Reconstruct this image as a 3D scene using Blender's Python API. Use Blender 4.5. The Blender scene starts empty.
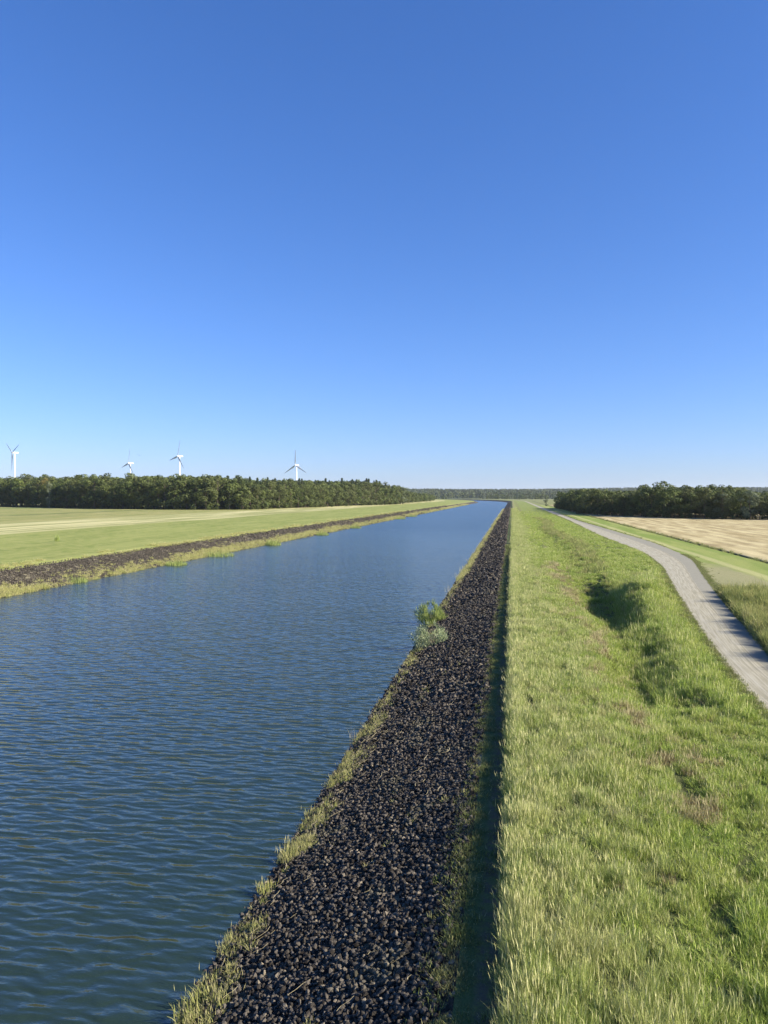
import bpy, math, random
import numpy as np
from mathutils import Vector, Matrix, Euler
rnd = random.Random(7); rng = np.random.default_rng(7)
S = bpy.context.scene
C = S.collection
R = math.radians

# ------------------------------------------------------------------ camera
F = 760.0; W, H = 768, 1024
CAMZ = 12.5
cam = bpy.data.cameras.new('camera'); co = bpy.data.objects.new('camera', cam); C.objects.link(co)
YAW = math.atan(128/F); PITCH = math.atan(16/F)
co.location = (0, 0, CAMZ); co.rotation_euler = (R(90)-PITCH, 0, YAW)
cam.sensor_width = 36; cam.lens = F/1024*36; cam.clip_start = .1; cam.clip_end = 60000
S.camera = co
CM = Euler((R(90)-PITCH, 0, YAW)).to_matrix()
def ray(px, py): return (CM @ Vector(((px-W/2)/F, -(py-H/2)/F, -1)))
def at(px, py, z=3.0):
    d = ray(px, py); k = (z-CAMZ)/d.z
    return Vector((d.x*k, d.y*k, z))
def far(px, py, dist):                 # point of a pixel at a forward distance
    d = ray(px, py); k = dist/math.hypot(d.x, d.y)
    return Vector((d.x*k, d.y*k, CAMZ+d.z*k))

# ------------------------------------------------------------------ noise
def _h(ix, iy, s):
    n = (ix*374761393 + iy*668265263 + s*362437) & 0xffffffff
    n = ((n ^ (n >> 13))*1274126177) & 0xffffffff
    return ((n ^ (n >> 16)) & 0xffff)/65535.0
def vn(x, y, s=0):
    x = np.asarray(x, float); y = np.asarray(y, float)
    ix = np.floor(x).astype(np.int64); iy = np.floor(y).astype(np.int64)
    fx = x-ix; fy = y-iy; fx = fx*fx*(3-2*fx); fy = fy*fy*(3-2*fy)
    return (_h(ix, iy, s)*(1-fx)+_h(ix+1, iy, s)*fx)*(1-fy)+(_h(ix, iy+1, s)*(1-fx)+_h(ix+1, iy+1, s)*fx)*fy*1.0
def fbm(x, y, s=0, o=3):
    t = 0; a = .5; f = 1
    for i in range(o):
        t = t + a*vn(x*f, y*f, s+i); a *= .5; f *= 2.03
    return t/(1-.5**o)
def ss(a, b, x):
    t = np.clip((np.asarray(x, float)-a)/(b-a), 0, 1); return t*t*(3-2*t)

# ------------------------------------------------------------------ plan of the place (x = u + bend(y))
UW, UL = -7.7, -62.0                     # the two waterlines
UR, ULT = -1.1, -69.0                    # tops of the stone slopes
ZT = 2.5
def bend(y):
    t = np.clip(np.asarray(y, float)-1350, 0, 1650)
    return -(t*t)/(2*3300.0)*1.0 - np.clip(np.asarray(y, float)-3000, 0, None)*.5
_pl = [(539, 507), (562, 518), (600.7, 536), (642.7, 552), (662, 566.6), (671.8, 586), (688, 612), (705.7, 639), (722.5, 662), (749.6, 694), (768, 716)]
_pr = [(649, 541), (672, 549.5), (694, 560), (707, 579.5), (727, 605), (752.5, 634), (768, 657)]
def _edge(px, far_u, near_u):
    q = sorted([(at(a, b).y, at(a, b).x) for a, b in px]); q = [p for p in q if p[0] < 260]
    return [-40]+[14]+[p[0] for p in q]+[300, 700, 1300, 3200], [near_u, near_u]+[p[1] for p in q]+[far_u, far_u, far_u+.5, far_u+.5]
PLY, PL = _edge(_pl, 21.6, 10.8); PRY, PR = _edge(_pr, 25.4, 14.7)
def smooth_tab(ys, vs):
    yy = np.concatenate([np.arange(-40, 320, 2.0), np.arange(320, 3300, 40.)])
    v = np.interp(yy, ys, vs)
    for _ in range(7): v[1:-1] = (v[:-2]+2*v[1:-1]+v[2:])/4
    return lambda y: np.interp(y, yy, v)
pathL = smooth_tab(PLY, PL); pathR = smooth_tab(PRY, PR)

def zf(u, y):
    u = np.asarray(u, float); y = np.asarray(y, float)
    z = np.full(np.broadcast(u, y).shape, 3.0)
    u = u+0*z; y = y+0*u
    # right bank: berm and crest
    z = np.where(u < 1.0, ZT+.36*ss(-.22, .12, u)+.14*ss(0, 1, u), z)
    # hollow between berm and lane
    pl = pathL(y)
    c = np.minimum(.60*pl, 8.0)+(fbm(y*.16, 0*y, 15)-.5)*1.4+.1
    D = .42*ss(28, 40, y)*(1-ss(230, 330, y))+.70*ss(56, 68, y)*(1-ss(82, 93, y))+.48*ss(33, 42, y)*(1-ss(84, 92, y))*(.45+1.1*fbm(y*.14, 0*y, 16))
    wl = 3.0; wr = np.maximum(pl-1.2-c, 2.2)
    wr2 = np.minimum(wr, 3.1)
    prof = np.where(u < c, 1-ss(0, wl, c-u), 1-ss(.4, wr2, u-c))
    z = z - D*prof*(u > 1)*(u < pl-.3)
    # rise beside the lane
    m = 1.35*np.exp(-((y-74)/11)**2)*np.exp(-((u-(pl-3.0))/1.1)**2)
    z = z + m*(u < pl-.6)
    # gentle unevenness of the grassland
    g = ss(1.5, 3, u)*(1-ss(-2.5, -1.0, u-pl))
    z = z + g*((fbm(u*.9, y*.55, 3)-.5)*.28)
    # drain beside the stubble field
    z = z - .45*np.exp(-((u-36.2)/.40)**2)
    g2 = ss(38, 60, u)
    z = z + g2*(fbm(u*.02, y*.02, 8)-.5)*.5
    # left side
    l = ss(0, 40, ULT-u)
    z = z + l*(fbm(u*.012, y*.012, 11)-.5)*.7
    z = np.where(u <= ULT, z - .5*(1-ss(0, 3, ULT-u)), z)
    # stone slopes
    z = np.where((u > UW-8) & (u < UR), (u-UW)/(UR-UW)*ZT, z)
    z = np.where((u < UL+8) & (u > ULT), (UL-u)/(UL-ULT)*ZT, z)
    z = np.where((u >= UL+8) & (u <= UW-8), -3.0, z)
    # far land rises into wooded hills
    x = u + bend(y)
    hill = 34*ss(2600, 4600, y+.15*np.abs(x))*(.65+.5*fbm(x*.0011, y*.0009, 21)) 
    z = z + hill*np.where((u > UL-30) & (u < UW+30), ss(3300, 3600, y), 1)
    return z

# ------------------------------------------------------------------ helpers
def tag(o, label=None, cat=None, group=None, kind=None):
    if label: o['label'] = label
    if cat: o['category'] = cat
    if group: o['group'] = group
    if kind: o['kind'] = kind
    return o
def raw_mesh(name, V, Fq, mat=None, smooth=False, attrs=None):
    """V (n,3); Fq list of (m,k) int arrays"""
    me = bpy.data.meshes.new(name)
    V = np.asarray(V, np.float32); me.vertices.add(len(V)); me.vertices.foreach_set('co', V.ravel())
    if not isinstance(Fq, list): Fq = [Fq]
    Fq = [np.asarray(f, np.int32) for f in Fq if len(f)]
    nl = sum(f.size for f in Fq); npol = sum(len(f) for f in Fq)
    if npol:
        me.loops.add(nl); me.polygons.add(npol)
        me.loops.foreach_set('vertex_index', np.concatenate([f.ravel() for f in Fq]))
        tot = np.concatenate([np.full(len(f), f.shape[1], np.int32) for f in Fq])
        st = np.concatenate([[0], np.cumsum(tot)[:-1]]).astype(np.int32)
        me.polygons.foreach_set('loop_start', st); me.polygons.foreach_set('loop_total', tot)
        me.polygons.foreach_set('use_smooth', np.full(npol, smooth))
    for k, (dom, typ, dat) in (attrs or {}).items():
        a = me.attributes.new(k, typ, dom)
        a.data.foreach_set({'FLOAT': 'value', 'INT': 'value', 'FLOAT_VECTOR': 'vector'}[typ], np.asarray(dat, np.int32 if typ == 'INT' else np.float32).ravel())
    if mat: me.materials.append(mat)
    me.update(); me.validate()
    return me
def link(name, me, parent=None, loc=None):
    o = bpy.data.objects.new(name, me); C.objects.link(o)
    if parent: o.parent = parent
    if loc is not None: o.location = loc
    return o
def empty(name, loc, rz=0):
    o = bpy.data.objects.new(name, None); C.objects.link(o); o.location = loc; o.rotation_euler = (0, 0, rz); o.empty_display_size = .3
    return o
def grid(us, ys, dz=0.0, cut=None):
    U, Y = np.meshgrid(us, ys); Z = zf(U, Y)+dz
    V = np.stack([U+bend(Y), Y, Z], -1).reshape(-1, 3)
    n = len(us); i = np.arange(len(ys)-1)[:, None]*n+np.arange(n-1)[None]
    Fq = np.stack([i, i+1, i+1+n, i+n], -1).reshape(-1, 4)
    return V, Fq, np.stack([U, Y, Z], -1).reshape(-1, 3)

# ------------------------------------------------------------------ node helpers
def newmat(name):
    m = bpy.data.materials.new(name); m.use_nodes = True; nt = m.node_tree; nt.nodes.clear()
    out = nt.nodes.new('ShaderNodeOutputMaterial')
    return m, NT(nt), out
class NT:
    def __init__(s, nt): s.t = nt
    def n(s, ty, **k):
        x = s.t.nodes.new(ty)
        for a, b in k.items():
            if a in ('ins',): continue
            setattr(x, a, b)
        return x
    def L(s, a, b): s.t.links.new(a, b)
    def setin(s, sock, v):
        if isinstance(v, bpy.types.NodeSocket): s.L(v, sock)
        else:
            if sock.type == 'RGBA' and len(v) == 3: v = (*v, 1)
            sock.default_value = v
    def math(s, op, a, b=0, c=None):
        x = s.n('ShaderNodeMath', operation=op); s.setin(x.inputs[0], a); s.setin(x.inputs[1], b)
        if c is not None: s.setin(x.inputs[2], c)
        return x.outputs[0]
    def step(s, v, a, b):
        x = s.n('ShaderNodeMapRange', interpolation_type='SMOOTHSTEP'); s.setin(x.inputs[0], v)
        x.inputs[1].default_value = a; x.inputs[2].default_value = b; return x.outputs[0]
    def band(s, v, a, b, soft):
        return s.math('MULTIPLY', s.step(v, a-soft, a+soft), s.math('SUBTRACT', 1, s.step(v, b-soft, b+soft)))
    def mix(s, f, a, b, blend='MIX'):
        x = s.n('ShaderNodeMix', data_type='RGBA', blend_type=blend); s.setin(x.inputs[0], f); s.setin(x.inputs[6], a); s.setin(x.inputs[7], b); return x.outputs[2]
    def noise(s, vec, scale, detail=3, rough=.55, dist=0, stretch=None):
        if stretch is not None:
            m = s.n('ShaderNodeVectorMath', operation='MULTIPLY'); s.L(vec, m.inputs[0]); m.inputs[1].default_value = stretch; vec = m.outputs[0]
        x = s.n('ShaderNodeTexNoise'); s.L(vec, x.inputs['Vector']); x.inputs['Scale'].default_value = scale
        x.inputs['Detail'].default_value = detail; x.inputs['Roughness'].default_value = rough; x.inputs['Distortion'].default_value = dist
        return x.outputs[0]
    def attr(s, name, out='Vector', inst=False):
        x = s.n('ShaderNodeAttribute', attribute_name=name, attribute_type='INSTANCER' if inst else 'GEOMETRY'); return x.outputs[out]
    def pos(s): return s.n('ShaderNodeNewGeometry').outputs['Position']
    def bsdf(s, out, col, rough=.8, spec=.3, bump=None, bstr=.5, bdist=.05, **k):
        b = s.n('ShaderNodeBsdfPrincipled'); s.setin(b.inputs['Base Color'], col); s.setin(b.inputs['Roughness'], rough)
        b.inputs['Specular IOR Level'].default_value = spec
        for a, v in k.items(): s.setin(b.inputs[a.replace('_', ' ')], v)
        if bump is not None:
            q = s.n('ShaderNodeBump'); s.L(bump, q.inputs['Height']); q.inputs['Strength'].default_value = bstr; q.inputs['Distance'].default_value = bdist
            s.L(q.outputs[0], b.inputs['Normal'])
        s.L(b.outputs[0], out.inputs[0]); return b
    def sepx(s, v):
        x = s.n('ShaderNodeSeparateXYZ'); s.L(v, x.inputs[0]); return x.outputs

# ---- ground
def mat_ground():
    m, t, out = newmat('grassland')
    q = t.attr('uv2'); X = t.sepx(q); u0 = X[0]; y = X[1]
    n1 = t.noise(q, .35, 4); n2 = t.noise(q, .06, 3); n3 = t.noise(q, 3.5, 4, .65); n4 = t.noise(q, .25, 3, .6, 0, (1, .12, 1)); nf = t.noise(q, 14, 3, .7)
    ns = t.noise(q, 1.0, 4, .6, 0, (1.6, .05, 1))
    u = t.math('ADD', u0, t.math('MULTIPLY', t.math('SUBTRACT', n1, .5), 2.4))
    uf = t.math('ADD', u0, t.math('MULTIPLY', t.math('SUBTRACT', n3, .5), .5))
    uw = t.math('ADD', u0, t.math('MULTIPLY', t.math('SUBTRACT', n2, .5), 22))
    # open land
    col = t.mix(t.step(n2, .3, .7), (.11, .125, .045), (.20, .19, .085))
    # left meadow, pale mown strip, dyke grass
    mead = t.mix(t.step(n4, .35, .65), (.19, .21, .065), (.30, .28, .115))
    mead = t.mix(t.math('MULTIPLY', t.band(uw, -262, -252, 2), .55), mead, (.07, .10, .035))
    mead = t.mix(t.math('MULTIPLY', t.band(uw, -410, -380, 12), .6), mead, (.12, .17, .05))
    mow = t.math('SINE', t.math('ADD', t.math('MULTIPLY', u0, .75), t.math('MULTIPLY', n2, 6)))
    mead = t.mix(1.0, mead, t.mix(t.step(mow, -.8, .8), (.86, .88, .84), (1.12, 1.1, 1.08)), 'MULTIPLY')
    col = t.mix(t.step(u0, -700, -650), col, mead)
    pale = t.mix(t.step(t.noise(q, 1.0, 5, .65, 0, (.22, .012, 1)), .40, .60), (.24, .25, .09), (.50, .46, .24))
    col = t.mix(t.step(t.math('ADD', u0, t.math('MULTIPLY', t.math('SUBTRACT', n2, .5), 12)), -196, -168), col, pale)
    gr = t.mix(t.step(n4, .35, .66), (.16, .20, .044), (.25, .275, .080))
    gr = t.mix(t.math('MULTIPLY', t.step(t.noise(q, .5, 5, .7), .42, .62), .75), gr, (.31, .31, .11))
    gr = t.mix(t.math('MULTIPLY', t.step(n3, .5, .7), .5), gr, (.12, .17, .045))
    gr = t.mix(t.math('MULTIPLY', t.band(u, -73, -69, 1.5), .4), gr, (.28, .28, .11))
    col = t.mix(t.step(u, -132, -126), col, gr)
    # right berm: trodden strip, dry crest, green hollow
    berm = t.mix(t.step(n3, .4, .6), (.13, .11, .075), (.12, .135, .05))
    berm = t.mix(t.band(uf, -1.5, -.72, .1), berm, (.10, .13, .045))
    col = t.mix(t.step(u0, -20, -19), col, berm)
    near = t.math('SUBTRACT', 1, t.step(y, 90, 260))  # darker thatch nearby, with the shade between tufts put into its colour
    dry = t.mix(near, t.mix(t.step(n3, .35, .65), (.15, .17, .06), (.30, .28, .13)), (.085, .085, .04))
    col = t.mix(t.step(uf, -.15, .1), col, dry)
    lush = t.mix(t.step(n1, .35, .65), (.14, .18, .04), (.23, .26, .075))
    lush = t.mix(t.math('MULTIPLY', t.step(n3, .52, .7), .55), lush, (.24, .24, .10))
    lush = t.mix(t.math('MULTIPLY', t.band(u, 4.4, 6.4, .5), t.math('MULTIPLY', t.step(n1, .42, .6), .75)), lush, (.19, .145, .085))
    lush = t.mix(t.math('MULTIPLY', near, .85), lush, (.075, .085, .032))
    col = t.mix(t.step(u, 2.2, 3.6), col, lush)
    # verge beyond the lane
    vg = t.mix(t.step(n4, .38, .62), (.17, .225, .045), (.25, .28, .08))
    vg = t.mix(t.math('MULTIPLY', t.band(t.math('ADD', u0, t.math('MULTIPLY', n2, .8)), 28.9, 30.4, .45), .65), vg, (.40, .38, .18))
    wn = t.band(t.math('ADD', y, t.math('MULTIPLY', n1, 20)), 70, 122, 10)
    vg = t.mix(t.math('MULTIPLY', t.math('MULTIPLY', t.band(u, 20, 28.3, .8), wn), .85), vg, (.27, .25, .14))
    col = t.mix(t.step(u0, 21.5, 22.5), col, vg)
    vg = t.mix(1.0, vg, t.mix(t.noise(q, 1.1, 6, .75), (.62, .64, .6), (1.38, 1.36, 1.3)), 'MULTIPLY')
    # drain and stubble
    stub = t.mix(t.step(t.noise(q, .6, 4, .6, 0, (.5, .09, 1)), .38, .62), (.31, .25, .125), (.47, .40, .225))
    stub = t.mix(t.math('MULTIPLY', t.step(t.noise(q, .12, 3, .6, 0, (.3, 1, 1)), .5, .68), .45), stub, (.26, .21, .12))
    row = t.math('SINE', t.math('ADD', t.math('MULTIPLY', u0, 1.5), t.math('MULTIPLY', n2, 9)))
    stub = t.mix(1.0, stub, t.mix(t.step(row, -.7, .9), (.88, .87, .85), (1.1, 1.1, 1.1)), 'MULTIPLY')
    stub = t.mix(t.math('MULTIPLY', t.step(nf, .5, .8), .4), stub, (.6, .5, .33))
    col = t.mix(t.step(uf, 36.5, 36.9), col, stub)
    col = t.mix(t.band(uf, 35.5, 36.7, .12), col, (.07, .075, .035))
    col = t.mix(t.step(y, 700, 900), col, t.mix(t.step(u0, 26, 27), col, (.19, .20, .08)))
    # woodland floor on the far hills
    col = t.mix(t.step(y, 2500, 2700), col, (.05, .065, .03))
    col = t.mix(1.0, col, t.mix(n3, (.72, .74, .70), (1.22, 1.22, 1.2)), 'MULTIPLY')
    col = t.mix(.8, col, t.mix(nf, (.6, .6, .6), (1.35, 1.35, 1.35)), 'MULTIPLY')
    t.bsdf(out, col, .95, .15, t.math('ADD', nf, n3), .8, .05)
    return m
M = {}
M['ground'] = mat_ground()
def mat_bank():
    m, t, out = newmat('slag_gravel'); q = t.pos()
    v = t.n('ShaderNodeTexVoronoi'); t.L(q, v.inputs['Vector']); v.inputs['Scale'].default_value = 8
    n = t.noise(q, .8, 3); g = t.noise(q, .35, 4, .7)
    s = t.n('ShaderNodeSeparateColor'); t.L(v.outputs['Color'], s.inputs[0])
    col = t.mix(s.outputs[0], (.018, .016, .013), (.07, .062, .048))
    col = t.mix(t.math('MULTIPLY', t.step(s.outputs[1], .86, .95), .7), col, (.30, .27, .21))
    col = t.mix(t.math('MULTIPLY', t.step(g, .54, .68), .75), col, (.26, .235, .15))
    t.bsdf(out, col, .9, .08, t.math('SUBTRACT', 1, v.outputs['Distance']), 1, .12)
    return m
M['bank'] = mat_bank()
def mat_stone():
    m, t, out = newmat('slag_stone'); q = t.pos()
    rr = t.attr('c', 'Fac')
    n = t.noise(q, 9, 4, .65); p = t.noise(q, .5, 2)
    col = t.mix(rr, (.012, .010, .008), (.112, .098, .080))
    col = t.mix(t.math('MULTIPLY', t.step(rr, .92, .98), .7), col, (.22, .185, .13))
    col = t.mix(t.math('MULTIPLY', t.step(n, .5, .75), .4), col, (.12, .107, .088))
    col = t.mix(t.math('MULTIPLY', t.step(p, .56, .7), .35), col, (.15, .14, .09))
    t.bsdf(out, col, .85, .12, n, .5, .03)
    return m
M['stone'] = mat_stone()
def mat_road():
    m, t, out = newmat('lane_gravel'); q = t.pos(); a = t.sepx(t.attr('rt')); tt = a[0]; y = a[1]
    n = t.noise(q, 1.2, 4, .6); nf = t.noise(q, 16, 3, .7); nw = t.noise(q, .15, 2)
    nl = t.noise(t.attr('rt'), 1.0, 4, .6, 0, (30, .3, 1))
    w = t.math('ADD', tt, t.math('MULTIPLY', t.math('SUBTRACT', nw, .5), .10))
    grav = t.mix(t.step(nl, .35, .65), (.27, .25, .175), (.375, .35, .265))
    tar = t.mix(n, (.20, .19, .145), (.26, .25, .195))
    col = t.mix(t.step(w, .60, .64), grav, tar)
    col = t.mix(t.math('MULTIPLY', t.band(w, .575, .605, .01), .55), col, (.17, .15, .10))
    col = t.mix(t.math('MULTIPLY', t.band(w, .19, .23, .012), .2), col, (.44, .42, .36))
    col = t.mix(t.math('MULTIPLY', t.band(w, .44, .47, .012), .35), col, (.17, .16, .12))
    e = t.math('MINIMUM', tt, t.math('SUBTRACT', 1, tt))
    col = t.mix(t.math('SUBTRACT', 1, t.step(t.math('ADD', e, t.math('MULTIPLY', t.math('SUBTRACT', n, .5), .09)), .0, .05)), col, (.20, .185, .09))
    col = t.mix(.6, col, t.mix(nf, (.65, .65, .65), (1.3, 1.3, 1.3)), 'MULTIPLY')
    t.bsdf(out, col, .9, .25, nf, .5, .03)
    return m
M['road'] = mat_road()
def mat_water():
    m, t, out = newmat('canal_water'); q = t.pos()
    rot = t.n('ShaderNodeMapping'); rot.inputs['Rotation'].default_value = (0, 0, R(2)); t.L(q, rot.inputs[0]); v = rot.outputs[0]
    n0 = t.noise(v, .035, 2, .5)                                    # gust patches
    fine = t.noise(v, 9, 3, .6, .3, (.5, 1, 1))
    gust = t.noise(v, .09, 4, .6, .4, (.3, 1, 1)); warp = t.noise(v, .5, 3, .55, 0, (.7, 1, 1)); warp2 = t.noise(v, 1.6, 2, .5)
    wr = random.Random(5); h = None
    for lam, slope in ((3.4, .014), (2.1, .022), (1.35, .04), (1.0, .075), (.85, .09), (.72, .095), (.61, .085), (.50, .07), (.41, .06), (.33, .05), (.26, .035)):
        a = R(wr.gauss(0, 13)); k = 2*math.pi/lam
        dp = t.n('ShaderNodeVectorMath', operation='DOT_PRODUCT'); t.L(v, dp.inputs[0]); dp.inputs[1].default_value = (math.sin(a)*k, math.cos(a)*k, 0)
        ph = t.math('ADD', dp.outputs['Value'], t.math('ADD', t.math('MULTIPLY', warp, wr.uniform(4, 8)), t.math('MULTIPLY', warp2, 1.8)))
        w_ = t.math('SINE', t.math('ADD', ph, t.math('MULTIPLY', t.math('SINE', ph), .75 if lam > .5 else .3)))
        w_ = t.math('MULTIPLY', w_, -.72*slope/k)
        h = w_ if h is None else t.math('ADD', h, w_)
    h = t.math('ADD', h, t.math('MULTIPLY', fine, .012))
    h = t.math('MULTIPLY', h, t.math('ADD', .8, t.math('MULTIPLY', gust, .7)))
    lp = t.n('ShaderNodeBump'); t.L(h, lp.inputs['Height']); lp.inputs['Strength'].default_value = 1; lp.inputs['Distance'].default_value = 1.0
    b = t.n('ShaderNodeBsdfPrincipled'); t.setin(b.inputs['Base Color'], t.mix(n0, (.014, .028, .020), (.020, .034, .024)))
    rm = t.n('ShaderNodeMapRange'); t.L(t.sepx(q)[1], rm.inputs[0]); rm.inputs[1].default_value = 40; rm.inputs[2].default_value = 300; rm.inputs[3].default_value = .07; rm.inputs[4].default_value = .22; t.L(rm.outputs[0], b.inputs['Roughness']); b.inputs['IOR'].default_value = 1.55; t.L(lp.outputs[0], b.inputs['Normal'])
    t.L(b.outputs[0], out.inputs[0])
    return m
M['water'] = mat_water()
def mat_leafy(name, ca, cb, cc, trans=.25, inst=True, patch=.5, patchscale=.25):
    m, t, out = newmat(name); q = t.pos()
    c = t.attr('c', 'Fac'); oi = t.n('ShaderNodeObjectInfo').outputs['Random']
    p = t.noise(q, patchscale, 3)
    col = t.mix(c, ca, cb)
    col = t.mix(t.math('MULTIPLY', t.step(t.math('ADD', t.math('MULTIPLY', p, .8), t.math('MULTIPLY', oi, .25)), .42, .72), patch), col, cc)
    if 'grass' in name: col = t.mix(t.math('MULTIPLY', t.step(c, .92, .96), .7), col, (.62, .57, .32))
    d = t.n('ShaderNodeBsdfPrincipled'); t.L(col, d.inputs['Base Color']); d.inputs['Roughness'].default_value = .6; d.inputs['Specular IOR Level'].default_value = .12
    tr = t.n('ShaderNodeBsdfTranslucent'); t.L(col, tr.inputs[0])
    x = t.n('ShaderNodeMixShader'); x.inputs[0].default_value = trans; t.L(d.outputs[0], x.inputs[1]); t.L(tr.outputs[0], x.inputs[2]); t.L(x.outputs[0], out.inputs[0])
    return m
M['tall_grass'] = mat_leafy('tall_dry_grass', (.10, .165, .036), (.54, .60, .18), (.52, .50, .23), .18, patch=.5, patchscale=.55)
M['lush_grass'] = mat_leafy('lush_grass', (.095, .165, .030), (.48, .58, .125), (.46, .47, .14), .20, patch=.45, patchscale=.4)
M['berm_grass'] = mat_leafy('berm_grass', (.10, .14, .04), (.28, .30, .10), (.24, .21, .12), .3, patch=.5, patchscale=.7)
M['rusty'] = mat_leafy('rusty_grass', (.20, .15, .08), (.42, .33, .19), (.30, .28, .12), .3, patch=.5, patchscale=.7)
M['weeds'] = mat_leafy('weeds', (.09, .14, .035), (.38, .40, .13), (.48, .42, .2), .3, patch=.6, patchscale=.6)
M['shore'] = mat_leafy('shore_grass', (.20, .24, .07), (.50, .48, .17), (.55, .50, .26), .35, patch=.5, patchscale=.8)
M['reed'] = mat_leafy('reed', (.18, .25, .07), (.36, .41, .13), (.26, .31, .12), .3, patch=.2)
M['willow'] = mat_leafy('silver_willow', (.14, .20, .08), (.48, .52, .32), (.2, .25, .12), .3, patch=.3)
M['straw'] = mat_leafy('straw', (.28, .24, .15), (.48, .43, .28), (.4, .35, .2), .2, patch=.3)
def mat_crown(name, ca, cb, cc):
    m, t, out = newmat(name)
    c = t.attr('c', 'Fac'); oi = t.n('ShaderNodeObjectInfo').outputs['Random']
    col = t.mix(c, ca, cb); col = t.mix(t.math('MULTIPLY', oi, .65), col, cc)
    d = t.n('ShaderNodeBsdfPrincipled'); t.L(col, d.inputs['Base Color']); d.inputs['Roughness'].default_value = .6; d.inputs['Specular IOR Level'].default_value = .15
    tr = t.n('ShaderNodeBsdfTranslucent'); t.L(col, tr.inputs[0])
    x = t.n('ShaderNodeMixShader'); x.inputs[0].default_value = .18; t.L(d.outputs[0], x.inputs[1]); t.L(tr.outputs[0], x.inputs[2]); t.L(x.outputs[0], out.inputs[0])
    return m
M['crown'] = mat_crown('broad_leaves', (.028, .048, .017), (.145, .18, .046), (.10, .105, .04))
M['crown_pale'] = mat_crown('pale_leaves', (.11, .14, .075), (.19, .22, .13), (.15, .17, .09))
M['crown_gold'] = mat_crown('golden_leaves', (.13, .12, .035), (.22, .18, .05), (.15, .13, .05))
M['needles'] = mat_crown('needles', (.028, .046, .022), (.06, .085, .035), (.05, .06, .03))
def mat_plain(name, col, rough=.7, nscale=3, var=.3):
    m, t, out = newmat(name); n = t.noise(t.pos(), nscale, 3)
    c2 = tuple(min(1, x*(1+var)) for x in col); c1 = tuple(x*(1-var) for x in col)
    t.bsdf(out, t.mix(n, c1, c2), rough, .3, n, .2, .02); return m
M['bark'] = mat_plain('bark', (.11, .085, .065), .9)
M['birch'] = mat_plain('pale_bark', (.30, .28, .25), .9)
M['turbine'] = mat_plain('turbine_paint', (.74, .75, .75), .35, .05, .04)
M['turbine_shaded'] = mat_plain('shaded_blade_paint', (.52, .54, .56), .35, .05, .04)  # turbine white toned down: the blades' shaded side put into the colour
M['bird'] = mat_plain('dark_feathers', (.04, .04, .045), .8)
M['soil'] = mat_plain('bare_soil', (.10, .07, .045), .95, 8)
M['wall'] = mat_plain('farm_wall', (.60, .57, .52), .8); M['tiles'] = mat_plain('roof_tiles', (.30, .13, .08), .8)

# ------------------------------------------------------------------ terrain
def axis(parts):
    a = []
    for s, e, d in parts: a += list(np.arange(s, e-1e-6, d))
    return np.array(a+[parts[-1][1]])
def growth(s, e, k, mn):
    a = [s]
    while a[-1] < e: a.append(a[-1]+max(mn, a[-1]*k))
    a[-1] = e; return np.array(a)
ys = np.concatenate([np.arange(-60, 12, 4.), np.arange(12, 110, .45), growth(110, 14000, .012, .8)])
usR = np.concatenate([axis([(UR, 0.2, .1), (.2, 12, .25), (12, 24, .5), (24, 35, 1.), (35, 37.4, .15), (37.4, 60, 2.)]), growth(64, 9000, .09, 3)])
usL = -np.concatenate([axis([(69, 75, .5), (75, 130, 3.)]), growth(134, 9000, .07, 4)])[::-1]
V1, F1, A1 = grid(usR, ys); V2, F2, A2 = grid(usL, ys)
me = raw_mesh('ground', np.vstack([V1, V2]), np.vstack([F1, F2+len(V1)]), M['ground'], True, {'uv2': ('POINT', 'FLOAT_VECTOR', np.vstack([A1, A2]))})
tag(link('ground', me), kind='structure')
V1, F1, A1 = grid(np.linspace(UW-1.6, UR, 18), ys); V2, F2, A2 = grid(np.linspace(ULT, UL+1.6, 18), ys)
me = raw_mesh('embankment', np.vstack([V1, V2]), np.vstack([F1, F2+len(V1)]), M['bank'], True)
tag(link('embankment', me), kind='structure')
# water
yw = np.concatenate([np.arange(-60, 1200, 60.), growth(1200, 6000, .03, 30)])
uw = np.array([UL-.5, -35, UW+.5]); U, Y = np.meshgrid(uw, yw)
V = np.stack([U+bend(Y), Y, 0*U], -1).reshape(-1, 3); n = 3; i = np.arange(len(yw)-1)[:, None]*n+np.arange(2)[None]
tag(link('water', raw_mesh('water', V, np.stack([i, i+1, i+1+n, i+n], -1).reshape(-1, 4), M['water'], True)), kind='structure')
# lane
yr = np.concatenate([np.arange(-40, 320, 1.5), growth(320, 2500, .03, 5)]); tt = np.linspace(0, 1, 13)
T, Y = np.meshgrid(tt, yr); ed = (vn(Y*.35, 0*Y, 5)-.5)*.22+(vn(Y*1.3, 0*Y, 6)-.5)*.22
U = pathL(Y)*(1-T)+pathR(Y)*T + np.where(T < .04, ed, 0) + np.where(T > .96, -ed[::-1], 0)
V = np.stack([U+bend(Y), Y, 3.0+0*U+.02+.05*np.sin(T*math.pi)], -1).reshape(-1, 3); n = 13; i = np.arange(len(yr)-1)[:, None]*n+np.arange(12)[None]
tag(link('road', raw_mesh('road', V, np.stack([i, i+1, i+1+n, i+n], -1).reshape(-1, 4), M['road'], True, {'rt': ('POINT', 'FLOAT_VECTOR', np.stack([T, Y, 0*T], -1).reshape(-1, 3))})), kind='structure')

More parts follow.
